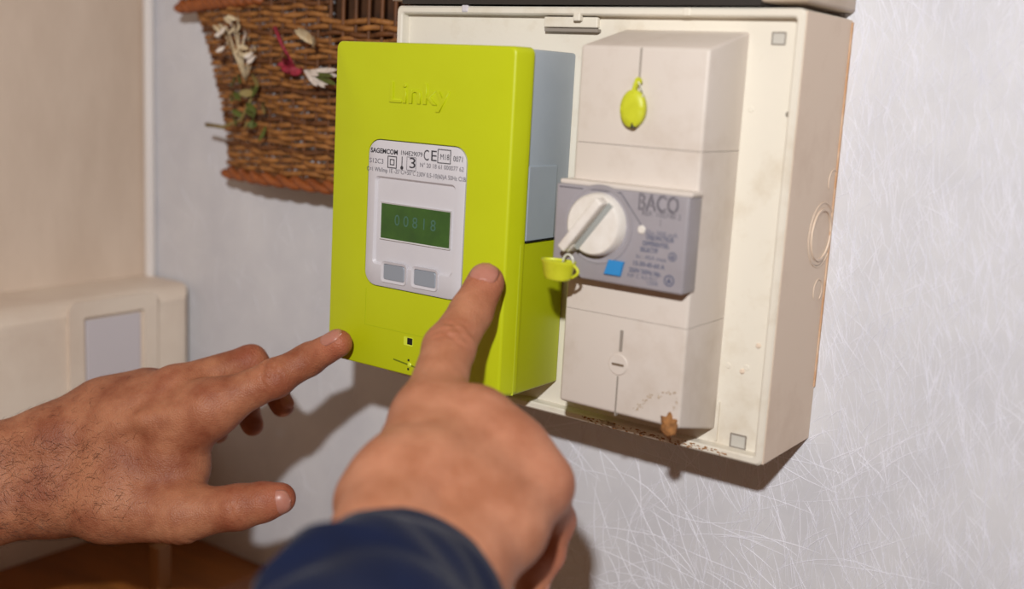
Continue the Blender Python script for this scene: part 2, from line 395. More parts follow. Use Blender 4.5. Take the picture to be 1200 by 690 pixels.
# ---------------------------------------------------------------- lime electricity meter
LYF, LYB, LZ1 = -.1098, YI, .1837
def ltap(co):
    return Vector((co.x + .0016 * (co.z / LZ1 - .25) * (1 - co.x / .13), co.y, co.z))
def tapall(bm):
    for v in bm.verts: v.co = ltap(v.co)
def lime_meter():
    t = thing('electricity_meter', 'lime green and grey plastic electricity meter with a small display', 'electricity meter', (.065, LYB, 0))
    W = .130; zs = .0832                # zs: top of the terminal cover
    bm = bmesh.new(); box(bm, .002, W - .0015, -.1, LYB, zs - .004, LZ1 - .0008, .0015, 2); tapall(bm); finish('body', bm, M_grey, t, auto=40)
    # side panel outlined on the grey flank
    bm = bmesh.new(); box(bm, W - .0019, W - .0006, -.0965, -.0702, zs + .0003, .1232, .0004); tapall(bm); finish('side_panel', bm, M_grey, t)
    # front cover: rounded lime shell, with the label window cut as a frame
    r = .006
    fx0, fx1, fz0, fz1 = .0275, .0985, .0478, .1310
    bm = bmesh.new()
    def lo(i, y, rad): return [(x, y, z) for x, z in rrect(i, W - i, zs * 0 + .0295 * 0 + i * 1.0, LZ1 - i, rad, 6)]
    outer = rrect(0, W, 0, LZ1, .0035, 6)
    loops = [[(x, -.0985, z) for x, z in outer], [(x, -.1022, z) for x, z in rrect(0, W, 0, LZ1, .0035, 6)]]
    k = 5; rb = .0020
    for j in range(k + 1):
        a = math.pi / 2 * j / k; i = rb * (1 - math.cos(a)); y = (LYF + rb) - rb * math.sin(a)
        loops.append([(x, y, z) for x, z in rrect(i * .5, .1268 - i, i * .6, LZ1 - i * .7, .0035, 6)])
    inner = rrect(fx0, fx1, fz0, fz1, .0085, 6)
    loops.append([(x, LYF, z) for x, z in inner]); loops.append([(x, LYF + .0022, z) for x, z in inner])
    loft(bm, loops, False, True); bm.faces.ensure_lookup_table()
    bmesh.ops.recalc_face_normals(bm, faces=bm.faces); tapall(bm)
    # tiny irregular lean of the moulding
    finish('front_cover', bm, M_lime, t, auto=50)
    # terminal cover: full depth lime flank below the seam
    bm = bmesh.new(); box(bm, .0004, W - .0007, -.1018, LYB - .0005, 0.0002, zs, .0016, 3, only=lambda c, d: not (c.y < -.09)); tapall(bm)
    finish('terminal_cover', bm, M_lime, t, auto=40)
    bm = bmesh.new(); box(bm, W - .0010, W + .0001, -.0975, LYB, zs, zs + .0009); tapall(bm); finish('seam', bm, M_black, t)
    bm = bmesh.new(); box(bm, W - .0008, W + .0001, -.1021, -.1014, .001, zs - .0004); tapall(bm); finish('seam_highlight', bm, M_lime2, t)  # brighter lime strip paints the highlight along the cover seam
    # shallow outline and recess lines at the front bottom
    for (xa, xb_, za, zb) in ((.0290, .0293, .0245, .0455), (.0290, .113, .0242, .0245)):
        bm = bmesh.new(); box(bm, xa, xb_, LYF - .00012, LYF + .0005, za, zb); tapall(bm); finish('moulded_line', bm, mat('lime_line', '#aab800', .5), t)
    # square sealing hole, slit and sealing screw
    q = at(480, 400, LYF); x, z = float(q[0]), float(q[2])
    bm = bmesh.new(); frame(bm, rrect(x - .0042, x + .0026, z - .0026, z + .0024, .0006, 2), rrect(x - .0017, x + .0021, z - .0019, z + .0019, .0002, 2), LYF + .001, LYF - .0002, LYF - .0001); finish('hole_frame', bm, M_lime2, t)
    bm = bmesh.new(); plate(bm, rrect(x - .0017, x + .0021, z - .0019, z + .0019, .0002, 2), LYF + .001, LYF - .00012); finish('seal_hole', bm, M_black, t)
    q = at(478, 427, LYF); x, z = float(q[0]), float(q[2])
    bm = bmesh.new(); box(bm, x - .011, x + .008, LYF - .0002, LYF + .001, z - .00045, z + .00045, .0001); bmesh.ops.rotate(bm, cent=(x, LYF, z), matrix=Matrix.Rotation(math.radians(6), 3, 'Y'), verts=bm.verts); finish('slit', bm, mat('deep_lime', '#6d7a00', .6), t)
    bm = bmesh.new(); cyl(bm, (x + .0012, LYF + .0005, z), (0, -1, 0), .0014, .0011, 14, cham=.0004); finish('seal_screw', bm, M_lime2, t, auto=40)
    for dz in (-.0026, .0026):
        bm = bmesh.new(); box(bm, x - .0002, x + .0010, LYF - .0002, LYF + .001, z + dz - .0006, z + dz + .0006); finish('pin_hole', bm, M_black, t)
    # label surround
    g = .0006
    lab = rrect(fx0 + g, fx1 - g, fz0 + g, fz1 - g, .008, 6)
    wx0, wx1, wz0, wz1 = .0335, .0915, .0605, .1105      # recess window
    bm = bmesh.new()
    loops = [[(x, LYF + .0022, z) for x, z in lab], [(x, LYF - .0002, z) for x, z in lab], [(x, LYF - .0005, z) for x, z in rrect(fx0 + g + .0005, fx1 - g - .0005, fz0 + g + .0005, fz1 - g - .0005, .0075, 6)],
             [(x, LYF - .0005, z) for x, z in rrect(wx0, wx1, wz0, wz1, .0025, 6)], [(x, LYF + .0010, z) for x, z in rrect(wx0 + .0012, wx1 - .0012, wz0 + .0012, wz1 - .0012, .002, 6)]]
    loft(bm, loops, False, True); bmesh.ops.recalc_face_normals(bm, faces=bm.faces); tapall(bm)
    lb = finish('label_surround', bm, M_lab, t, auto=40); lb['label'] = 'pale grey rounded label panel with printed markings'
    # display
    a = at(445, 238, LYF + .001); b = at(527, 291, LYF + .001)
    sx0, sx1, sz1, sz0 = float(at(446, 262, LYF)[0]), float(at(527, 268, LYF)[0]), float(at(486, 243, LYF)[2]), float(at(486, 285, LYF)[2])
    bm = bmesh.new(); box(bm, sx0, sx1, LYF + .0002, LYF + .0015, sz0, sz1, .0002); ds = finish('display', bm, M_lcd, t); ds['label'] = 'dark green liquid crystal display'
    bm = bmesh.new(); frame(bm, rrect(sx0 - .0006, sx1 + .0006, sz0 - .0006, sz1 + .0006, .0004, 2), rrect(sx0 + .0001, sx1 - .0001, sz0 + .0001, sz1 - .0001, .0002, 2), LYF + .0012, LYF - .0001, LYF + .0002); finish('display_bezel', bm, M_lab2, t)
    text('display_digits', '0 0 8 1 8', sx0 + .010, sz0 + .0082, LYF + .00015, .0088, M_seg, ds, .00002, .95)
    # two buttons
    for (u, v) in ((462.5, 320), (498.5, 326.5)):
        q = at(u, v, LYF); x, z = float(q[0]), float(q[2]); hw, hh = .0080, .0046
        bm = bmesh.new(); frame(bm, rrect(x - hw - .0013, x + hw + .0013, z - hh - .0013, z + hh + .0013, .002, 4), rrect(x - hw, x + hw, z - hh, z + hh, .0014, 4), LYF, LYF - .0012, LYF - .0007)
        fr = finish('button_frame', bm, M_lab, t, auto=40)
        bm = bmesh.new(); plate(bm, rrect(x - hw + .0003, x + hw - .0003, z - hh + .0003, z + hh - .0003, .0012, 4), LYF, LYF - .0010, .0004)
        finish('button', bm, M_btn, t)
    # embossed name
    q = at(455, 118, LYF); x, z = float(q[0]), float(q[2])
    text('embossed_name', 'Linky', x, z - .0005, LYF, .0158, M_lime, t, .0006, 1.28, -.0001, .00025)
    # printed markings
    yy = LYF - .00056
    def T(s, u, v, size, u2=None, m_=M_ink, bold=0.0):
        q = at(u, v, LYF - .0005); o = text('lettering', s, float(q[0]), float(q[2]), yy, size, m_, lb, .00003, 1, bold)
        if u2 is not None:
            wd = max(c.co.x for c in o.data.vertices) - min(c.co.x for c in o.data.vertices)
            want = float(at(u2, v + (u2 - u) * .1, LYF - .0005)[0] - q[0]); x0 = float(q[0]) - root_loc(lb).x
            for c in o.data.vertices: c.co.x = x0 + (c.co.x - x0) * want / wd
    T('SAGEMCOM', 434.5, 178.0, .0037, 466, bold=.0001); T('1N4E29079', 469, 181.3, .0036, 494)
    T('C', 496, 187.5, .0082, 502); T('E', 504, 188.3, .0082, 510.5); T('0071', 531, 189, .0042, 542)
    q = at(520.5, 183.5, yy); x, z = float(q[0]), float(q[2])
    bm = bmesh.new(); frame(bm, rrect(x - .0046, x + .0046, z - .0038, z + .0038, .0002, 1), rrect(x - .0041, x + .0041, z - .0033, z + .0033, .0002, 1), yy + .0002, yy); finish('marking_frame', bm, M_ink, lb)
    T('M18', 515.5, 186.5, .0042, 526)
    T('S12C3', 433, 190, .0038, 449, M_inkl)
    q = at(459.5, 190, yy); x, z = float(q[0]), float(q[2])
    for rr in (.0034, .0017):
        bm = bmesh.new(); frame(bm, rrect(x - rr, x + rr, z - rr, z + rr, .0001, 1), rrect(x - rr + .00055, x + rr - .00055, z - rr + .00055, z + rr - .00055, .0001, 1), yy + .0002, yy); finish('double_square_mark', bm, M_ink, lb)
    q = at(471, 191.5, yy); x, z = float(q[0]), float(q[2])
    bm = bmesh.new(); box(bm, x - .00028, x + .00028, yy, yy + .0002, z - .002, z + .0038); cyl(bm, (x, yy + .0002, z - .0024), (0, -1, 0), .0011, .0002, 14); finish('thermometer_mark', bm, M_ink, lb)
    q = at(482, 192, yy); x, z = float(q[0]), float(q[2])
    bm = bmesh.new(); frame(bm, rrect(x - .0034, x + .0034, z - .0037, z + .0037, .0001, 1), rrect(x - .0031, x + .0031, z - .0034, z + .0034, .0001, 1), yy + .0002, yy); finish('marking_frame', bm, M_inkl, lb)
    T('3', 478.5, 196.5, .0082, 485.5)
    T('N° 20 18 61 000077 62', 492, 195.5, .0034, 543, M_inkl)
    T('C=1 Wh/Imp 1E -25°C/+50°C 230V 0,5-10(60)A 50Hz Cl.B', 429.8, 199.2, .0034, 545.5, M_inkl)
M_lime2 = mat('bright_lime', '#cfdc3c', 0.35)
lime_meter()

# ---------------------------------------------------------------- circuit breaker
DX0, DX1, DZ0, DZ1, DY = .1572, .2275, .0037, .1857, -.0979
def breaker():
    t = thing('circuit_breaker', 'tall ivory main circuit breaker with rotary knob, on the right of the board', 'circuit breaker', ((DX0 + DX1) / 2, YI, DZ0))
    za = float(at(750, 172, DY)[2]); zb = float(at(735, 373, DY)[2])
    zt_, zb_ = .1959, -.0059; s = .00012
    def prism(bm, z0f, z1f, z0b, z1b, dx=0.0, bev=.0016, front=0.0):
        vs = [bm.verts.new(p) for p in ((DX0 - dx, DY - front, z0f), (DX1 + dx, DY - front, z0f), (DX1 + dx, DY - front, z1f), (DX0 - dx, DY - front, z1f),
              (DX0 - dx, YI, z0b), (DX1 + dx, YI, z0b), (DX1 + dx, YI, z1b), (DX0 - dx, YI, z1b))]
        for f in ((0, 1, 2, 3), (5, 4, 7, 6), (1, 5, 6, 2), (4, 0, 3, 7), (3, 2, 6, 7), (4, 5, 1, 0)): bm.faces.new([vs[i] for i in f])
        bmesh.ops.recalc_face_normals(bm, faces=bm.faces)
        es = [e for e in bm.edges if min(e.verts[0].co.y, e.verts[1].co.y) < DY - front + 1e-5 and not any(
              abs(e.verts[0].co.z - q) < 1e-5 and abs(e.verts[1].co.z - q) < 1e-5 for q in (za + s, za - s, zb + s, zb - s))]
        bmesh.ops.bevel(bm, geom=es, offset=bev, segments=3, profile=.5, affect='EDGES')
    bm = bmesh.new(); prism(bm, za + s, DZ1, za + s, zt_); up = finish('upper_cover', bm, M_brk, t, auto=40)
    bm = bmesh.new(); prism(bm, zb + s, za - s, zb + s, za - s); finish('middle_body', bm, M_brk, t, auto=40)
    bm = bmesh.new(); prism(bm, DZ0, zb - s, zb_, zb - s); lo_ = finish('lower_cover', bm, M_brk, t, auto=40)
    bm = bmesh.new(); box(bm, DX0 + .0012, DX1 - .0012, DY + .001, YI - .001, zb - .002, za + .002); finish('inner_core', bm, M_seam, t)
    # slots in the covers
    def slot(u, v0, v1, wd, par):
        a = at(u, v0, DY); b = at(u - (v1 - v0) * .07, v1, DY); x = float(a[0])
        bm = bmesh.new(); box(bm, x - wd, x + wd, DY - .00015, DY + .002, float(b[2]), float(a[2])); finish('slot', bm, M_seam, par)
    slot(752, 56, 98, .00045, up)
    slot(729, 387, 412, .0009, lo_); slot(724, 441, 487, .00045, lo_)
    q = at(724.5, 427, DY); bm = bmesh.new(); cyl(bm, (q[0], DY + .001, q[2]), (0, -1, 0), .0056, .0016, 30, cham=.0005); sc = finish('cover_screw', bm, M_brk, t, auto=40)
    bm = bmesh.new(); box(bm, q[0] - .0034, q[0] + .0034, DY - .00075, DY, q[2] - .0006, q[2] + .0006); finish('screw_slot', bm, M_rust2, sc)
    # nameplate, slightly proud, chamfered
    PY = -.1085
    x0, x1 = .1545, .2285; z0, z1 = .0716, .1178
    bm = bmesh.new(); box(bm, x0, x1, PY, DY + .003, z0, z1, .0012, 3); pl = finish('nameplate', bm, M_plate, t, auto=40); pl['label'] = 'grey front plate with printed text'
    bm = bmesh.new(); box(bm, x0 + .001, x1 + .0006, PY + .0015, DY + .002, z1 - .0002, z1 + .0022, .0008); finish('plate_ledge', bm, M_brk, t)
    # knob well and knob
    kc = at(700, 263, PY - .001); kx, kz = float(kc[0]), float(kc[2])
    bm = bmesh.new(); n = 48; L = []
    for rr, yy in ((.0195, PY + .0006), (.0192, PY - .0005), (.0176, PY - .0005), (.0168, PY + .0004)):
        L.append([(kx + rr * math.cos(2 * math.pi * i / n), yy, kz + rr * math.sin(2 * math.pi * i / n)) for i in range(n)])
    loft(bm, L, False, False); bmesh.ops.recalc_face_normals(bm, faces=bm.faces); finish('knob_collar', bm, M_plate, t, auto=50)
    kn = []
    bm = bmesh.new(); cyl(bm, (kx, PY + .0008, kz), (0, -1, 0), .0158, .0068, 48, r2=.0150, cham=.001); knob = finish('knob', bm, M_knob, t, auto=40); knob['label'] = 'white round rotary knob'
    # grip bar across the knob at an angle, a grey slot and a pointer lip
    def rot_box(x0_, x1_, z0_, z1_, ya, yb, bev, name, m_, ang=52):
        bm = bmesh.new(); box(bm, x0_, x1_, ya, yb, z0_, z1_, bev, 3); M = Matrix.Translation((kx, 0, kz)) @ Matrix.Rotation(math.radians(-ang), 4, 'Y')
        bmesh.ops.transform(bm, matrix=M, verts=bm.verts); finish(name, bm, m_, knob, auto=40)
    yk = PY - .0060
    rot_box(-.0185, .0142, .0004, .0052, yk - .0065, yk + .001, .001, 'grip', M_knob)
    rot_box(-.0150, .0145, -.0024, .0006, yk - .0003, yk + .001, .0002, 'grip_groove', M_knobg)
    rot_box(-.0188, -.0135, .0000, .0056, yk - .003, yk + .006, .001, 'pointer', M_knob)
    # thin engraved line from the collar to the indicator
    a = at(728, 226, PY); b = at(753, 266, PY)
    bm = bmesh.new(); tube(bm, [(x0 + .002, PY, z1 - .0016), (a[0], PY, a[2]), (b[0], PY, b[2])], .0003, 6); finish('engraved_line', bm, M_inkl, pl)
    bm = bmesh.new(); q = at(752, 269, PY); cyl(bm, (q[0], PY + .0003, q[2]), (0, -1, 0), .0021, .0009, 20, cham=.0004); finish('indicator', bm, M_knob, pl, auto=40)
    # blue test button
    q = at(720, 314, PY); x, z = float(q[0]), float(q[2]); bm = bmesh.new()
    O = [(x - .0052, z - .0035), (x + .0040, z - .0035), (x + .0055, z + .0038), (x - .0030, z + .0038)]
    plate(bm, O, PY + .001, PY - .0016, .0004); bl = finish('test_button', bm, M_blue, t); bl['label'] = 'blue push button'
    # printing
    yy = PY - .00006
    def T(s, u, v, size, u2, m_=M_inkb, bold=0.0):
        q = at(u, v, PY); o = text('lettering', s, float(q[0]), float(q[2]), yy, size, m_, pl, .00003, 1, bold)
        x0 = float(q[0]) - root_loc(pl).x; wd = max(c.co.x for c in o.data.vertices) - x0
        want = float(at(u2, v + (u2 - u) * .11, PY)[0] - q[0])
        for c in o.data.vertices: c.co.x = x0 + (c.co.x - x0) * want / wd
        return o
    T('BACO', 747, 245, .0112, 795, M_inkl, .0002)
    q = at(747, 245, PY); text('maker_name_inner', 'BACO', float(q[0]) + .0003, float(q[2]) + .0002, yy - .00005, .0110, M_plate, pl, .00003, .795, -.00030)
    T('REF. 105740 2', 752, 252, .0034, 798, M_inkl); T('I', 773, 265, .0045, 774, M_inkl)
    T('IΔn 500 mA', 756, 274, .0030, 794); T('DISJONCTEUR', 757, 280, .0030, 790, bold=.0001); T('DIFFERENTIEL', 753, 287, .0030, 784, bold=.0001)
    T('SELECTIF', 750, 294, .0030, 771, bold=.0001); T('In : 45A max', 745, 302, .0030, 781); T('15-30-45-60 A', 741, 310, .0030, 779, bold=.0001); T('250V 50Hz bip.', 737, 318, .0030, 775, bold=.0001)
    T('NF C 62-411', 735, 324, .0028, 769); T('1250A', 757, 333, .0030, 771)
    for u, v, r in ((788, 301, .0022), (784, 329, .0028)):
        q = at(u, v, PY); bm = bmesh.new(); n = 20
        loft(bm, [[(q[0] + r * k * math.cos(2 * math.pi * i / n), PY - h_, q[2] + r * k * math.sin(2 * math.pi * i / n)) for i in range(n)] for k, h_ in ((1, 0), (1, .0001), (.72, .0001), (.72, 0))], False, False)
        box(bm, q[0] - r * .4, q[0] + r * .4, PY - .0001, PY, q[2] - r * .45, q[2] + r * .1)
        box(bm, q[0] - r * .15, q[0] + r * .15, PY - .0001, PY, q[2] + r * .1, q[2] + r * .5)
        bmesh.ops.recalc_face_normals(bm, faces=bm.faces); finish('approval_mark', bm, M_inkb, pl)
    # dirt smears on the lower cover
    V = []; F = []
    for (u, v, a, n_) in ((745, 480, 40, 26), (768, 465, 15, 14), (790, 480, 75, 16)):
        for i in range(n_):
            uu = u + i * 26 / n_ * math.cos(math.radians(a)) + random.gauss(0, 2); vv = v - i * 26 / n_ * math.sin(math.radians(a)) + random.gauss(0, 2)
            if uu > 793: continue
            q = at(uu, vv, DY); s = random.uniform(.0002, .0006); k = len(V)
            for j in range(5):
                aa = j * 2 * math.pi / 5; V.append((q[0] + s * math.cos(aa) * random.uniform(.5, 1.6), DY - .00003, q[2] + s * math.sin(aa)))
            V.append((q[0], DY - .0003, q[2]))
            for j in range(5): F.append((k + j, k + (j + 1) % 5, k + 5))
    o = pyd('dirt_smears', V, F, M_smear, lo_, False); o['kind'] = 'stuff'
    return PY
M_rust2 = mat('rusty_screw', '#6d5a45', 0.8); M_smear = mat('smear_dirt', '#a38c70', 0.9, '#b9a588', 300)
PY = breaker()

# cobweb lump hanging at the foot of the breaker
def debris(label, u, v, Y, s, n, m_, grp=None):
    q = at(u, v, Y); bm = bmesh.new()
    bmesh.ops.create_icosphere(bm, subdivisions=3, radius=1)
    for vv in bm.verts:
        d = vv.co.normalized(); k = 1 + .35 * math.sin(d.x * 5 + u) * math.cos(d.z * 6 + v) + .2 * math.sin(d.y * 9 + d.z * 7)
        vv.co = Vector((q[0] + d.x * s[0] * k, Y + d.y * s[1] * k, q[2] + d.z * s[2] * k + abs(d.x) * s[2] * .3))
    o = finish('dirt_clump', bm, m_, None, True); tag(o, label, 'dirt')
    return o
debris('rusty brown dirt clump hanging under the right corner of the breaker', 784, 500, DY - .0002, (.0042, .0022, .0052), 1, M_rust)
debris('small pale grey cobweb clump on the board lip under the breaker', 712, 497, YF - .0006, (.004, .0010, .0014), 1, M_web)

# ---------------------------------------------------------------- yellow seals
def seal(label, u, v, Y, shape):
    q = at(u, v, Y); x, z = float(q[0]), float(q[2])
    t = thing('sealing_tag', label, 'seal', (x, Y, z))
    bm = bmesh.new()
    if shape == 'disc':
        loops = []
        for rr, yy in ((.0058, .0035), (.0066, .0028), (.0068, .0), (.0062, -.0009), (.0035, -.0012)):
            loops.append([(x + rr * math.cos(2 * math.pi * i / 28), Y + yy, z + 1.35 * rr * math.sin(2 * math.pi * i / 28) - .0014) for i in range(28)])
        loft(bm, loops); bmesh.ops.recalc_face_normals(bm, faces=bm.faces); finish('cap', bm, M_yel, t, auto=50)
        bm = bmesh.new(); box(bm, x - .0009, x + .0009, Y - .0012, Y + .0015, z + .006, z + .0115, .0004)
        bmesh.ops.rotate(bm, cent=(x, Y, z + .006), matrix=Matrix.Rotation(math.radians(14), 3, 'Y'), verts=bm.verts); finish('tab', bm, M_yel, t)
        bm = bmesh.new(); cyl(bm, (x + .0022, Y + .001, z + .0118), (0, -1, 0), .0018, .0014, 14); finish('loop', bm, M_yel, t)
        bm = bmesh.new(); tube(bm, [(x + .0022, Y, z + .0118), (x + .0045, Y - .001, z + .009), (x + .0058, Y, z + .006), (x + .004, Y, z + .003)], .00035, 6); finish('filament', bm, M_clear, t)
        bm = bmesh.new(); cyl(bm, (x + .001, Y + .0003, z - .0104), (0, 0, 1), .0014, .0022, 12); finish('wire_end', bm, M_black, t)
    else:
        # cup seen side-on: open rim up
        loops = []
        for rr, dz in ((.0030, -.0058), (.0062, -.0052), (.0072, -.0036), (.0084, .0026), (.0090, .0034), (.0090, .0044), (.0080, .0044), (.0076, .0036), (.0050, .0030)):
            loops.append([(x + 1.08 * rr * math.cos(2 * math.pi * i / 32), Y + rr * .62 * math.sin(2 * math.pi * i / 32), z + dz) for i in range(32)])
        loft(bm, loops); bmesh.ops.recalc_face_normals(bm, faces=bm.faces); finish('cap', bm, M_yel, t, auto=50)
        pts = [(x + .0078 + .0038 * math.sin(math.pi * i / 8), Y, z + .0036 - .0072 * i / 8) for i in range(9)]
        bm = bmesh.new(); tube(bm, pts, .0008, 8); finish('tab', bm, M_yel, t, True)
        pts = [(x + .0062 + .003 * math.cos(math.pi * i / 8), Y - .001, z + .0040 + .0042 * math.sin(math.pi * i / 8)) for i in range(9)]
        bm = bmesh.new(); tube(bm, pts, .0005, 8); finish('filament', bm, M_clear, t, True)
    return t
seal('round yellow sealing tag hanging on the upper cover of the breaker', 741, 124, DY - .0034, 'disc')
seal('yellow cup-shaped sealing tag sticking out between the lime meter and the knob', 654, 315, -.1205, 'cup')

# ---------------------------------------------------------------- wicker basket
def basket():
    t = thing('wicker_basket', 'flat brown wicker wall basket hanging behind the lime meter', 'basket', (-.1, -.002, .085))
    Lp = [(232, 22), (243, 55), (253, 100), (262, 140), (266, 180), (265, 205)]
    P = [at(u, v, -.02) for u, v in Lp]; zsL = np.array([p[2] for p in P])[::-1]; xsL = np.array([p[0] for p in P])[::-1]
    xl = lambda z: float(np.interp(z, zsL, xsL)) - (max(z - zsL[-1], 0) * .55)
    xr = .0015; zb = .0915; zt = .262
    yb = lambda x, z: -.018 - .010 * max(0, min(1, (x - xl(z)) / .05)) * 1.0
    n = int((zt - zb) / .0039)
    for k in range(n):
        z = zb + .0040 * k + random.uniform(-.0003, .0003); a = xl(z); r = random.uniform(.0017, .0021)
        end = xr
        if z > float(at(420, 22, -.02)[2]): end = float(at(398, 10, -.02)[0])
        pts = []; x = a
        sl = random.uniform(-.02, .02)
        while x < end:
            s = math.sin((x - a) / .0115 * math.pi + (k % 2) * math.pi)
            pts.append((x, yb(x, z) + .0020 * s, z + .0009 * math.sin((x - a) / .0115 * math.pi * .5 + k) + sl * (x - a) * .2 + .03 * (x - a)*0))
            x += .0029
        bm = bmesh.new(); tube(bm, pts, [r * random.uniform(.88, 1.1) for _ in pts], 7)
        finish('wicker_rod', bm, M_wick if k % 5 else M_wickd, t, True)
    x = -.235
    while x < xr - .004:
        pts = [(xl(z) + (x - xl(zb)) if False else x, yb(x, z), z) for z in np.linspace(zb - .003, zt - .004, 14) if x > xl(z) + .001]
        if len(pts) > 2:
            bm = bmesh.new(); tube(bm, pts, .0014, 6); finish('stake', bm, M_wickd, t, True)
        x += .0115
    # rims: twisted bands
    def band(p0, p1, r, m_, name='rim'):
        for ph in (0, math.pi):
            pts = []; N_ = 60
            for i in range(N_):
                f = i / (N_ - 1); x = p0[0] + (p1[0] - p0[0]) * f; z = p0[2] + (p1[2] - p0[2]) * f
                yy = yb(x, z) ; a = f * 40 + ph
                pts.append((x, yy + .0022 * math.cos(a) - .002, z + .0022 * math.sin(a)))
            bm = bmesh.new(); tube(bm, pts, r, 8); finish(name, bm, m_, t, True)
    q = at(265, 203, -.02); band((q[0], 0, q[2] + .001), (xr - .003, 0, q[2] + .001), .0030, M_rim)
    q = at(210, 8, -.02); band((q[0], 0, q[2]), (float(at(320, 4, -.02)[0]), 0, q[2] + .006), .0034, M_rim, 'handle')
    q = at(212, 0, -.02); band((q[0] - .004, 0, q[2] + .006), (float(at(380, 0, -.02)[0]), 0, q[2] + .012), .0034, M_rim, 'handle')
    # dark sheet painting the shade inside the basket mouth
    bm = bmesh.new(); box(bm, float(at(395, 10, -.01)[0]), xr, -.012, -.006, .18, .26); finish('mouth_shade', bm, mat('shadowy_backing', '#4a2c14', .8, '#2e1a0c', 60), t)
basket()

def petal(bm, c, d, up_, L, W, curl=.3):
    c = Vector(c); d = Vector(d).normalized(); up_ = Vector(up_); s = d.cross(up_).normalized(); n_ = s.cross(d).normalized()
    prof = [(0, .12), (.3, .8), (.6, 1), (.85, .7), (1, .1)]
    top = []; 
    for f, ww in prof:
        p = c + d * (L * f) + n_ * (L * curl * f * f)
        top.append([p - s * (W * ww / 2) + n_ * (.1 * W), p, p + s * (W * ww / 2) + n_ * (.1 * W)])
    V = [[bm.verts.new(q) for q in r] for r in top]; Vb = [[bm.verts.new(q - n_ * .0003) for q in r] for r in top]
    for G, fl in ((V, False), (Vb, True)):
        for a, b in zip(G[:-1], G[1:]):
            for i in range(2):
                f = (a[i], a[i + 1], b[i + 1], b[i]); bm.faces.new(f[::-1] if fl else f)
def dried():
    Yd = -.036
    # red flower with stem
    t = thing('dried_flower', 'dried dark red flower on the wicker basket', 'dried flower', tuple(at(345, 75, Yd)))
    a = at(322, 32, Yd - .004); b = at(346, 80, Yd)
    bm = bmesh.new(); tube(bm, [a, (a + b) / 2 + np.array([0, -.003, .002]), b], [.0016, .0012, .0009], 7); finish('stem', bm, M_red, t, True)
    for i in range(12):
        bm = bmesh.new(); an = random.uniform(0, 2 * math.pi); c = at(346 + random.uniform(-9, 9), 78 + random.uniform(-11, 11), Yd)
        petal(bm, c, (math.cos(an), -.5, math.sin(an)), (0, -1, .2), random.uniform(.006, .010), random.uniform(.004, .006), .4); finish('petal', bm, M_red, t, True)
    # pale ribbon-like flower next to the meter
    t = thing('dried_flower', 'pale dried flower spray on the basket next to the meter edge', 'dried flower', tuple(at(378, 95, Yd)))
    c0 = at(355, 82, Yd)
    for i in range(11):
        e = at(392 + random.uniform(-16, 8), 96 + random.uniform(-14, 16), Yd - random.uniform(0, .006)); bm = bmesh.new()
        petal(bm, c0 + (e - c0) * random.uniform(.05, .3), e - c0, (0, -1, .3), float(np.linalg.norm(e - c0)) * .8, .0035, .1); finish('petal', bm, M_petal if i % 4 else M_leaf, t, True)
    c0 = at(368, 52, Yd)
    for i in range(5):
        bm = bmesh.new(); an = random.uniform(-.5, 2.4); petal(bm, c0, (math.cos(an), -.4, math.sin(an)), (0, -1, .2), .014, .006, .5); finish('petal', bm, M_straw, t, True)
    # straw sprig
    t = thing('dried_sprig', 'pale straw-coloured dried sprig at the upper left of the basket', 'dried sprig', tuple(at(275, 60, Yd)))
    base = at(288, 95, Yd + .004)
    for i in range(9):
        e = at(262 + i * 4.5 + random.uniform(-4, 4), 32 + random.uniform(-10, 34), Yd - random.uniform(0, .005)); mid = (base + e) / 2 + np.array([random.gauss(0, .003), -.002, 0])
        bm = bmesh.new(); tube(bm, [base, mid, e], [.0008, .0006, .0005], 6); finish('stem', bm, M_straw, t, True)
        for j in range(3):
            bm = bmesh.new(); an = random.uniform(0, 6.28); petal(bm, e + rng.normal(0, .0015, 3), (math.cos(an), -.3, math.sin(an)), (0, -1, .1), .007, .0035, .3); finish('petal', bm, random.choice([M_petal, M_straw, M_straw]), t, True)
    # green sprig with stalk
    t = thing('leaf_sprig', 'olive green dried leaf sprig whose stalk sticks out left of the basket', 'dried sprig', tuple(at(285, 138, Yd)))
    pts = [at(u, v, y) for u, v, y in ((242, 146, -.030), (262, 149, -.034), (283, 140, Yd), (296, 112, Yd))]
    bm = bmesh.new(); tube(bm, pts, [.0016, .0014, .0011, .0008], 7); finish('stem', bm, M_stem, t, True)
    for i in range(22):
        c = at(random.uniform(270, 312), random.uniform(92, 150), Yd - random.uniform(-.001, .004)); an = random.uniform(0, 6.28); bm = bmesh.new()
        petal(bm, c, (math.cos(an), -.35, math.sin(an)), (0, -1, .1), random.uniform(.007, .012), random.uniform(.004, .006), .25); finish('leaf', bm, M_leaf if i % 6 else M_stem, t, True)
dried()
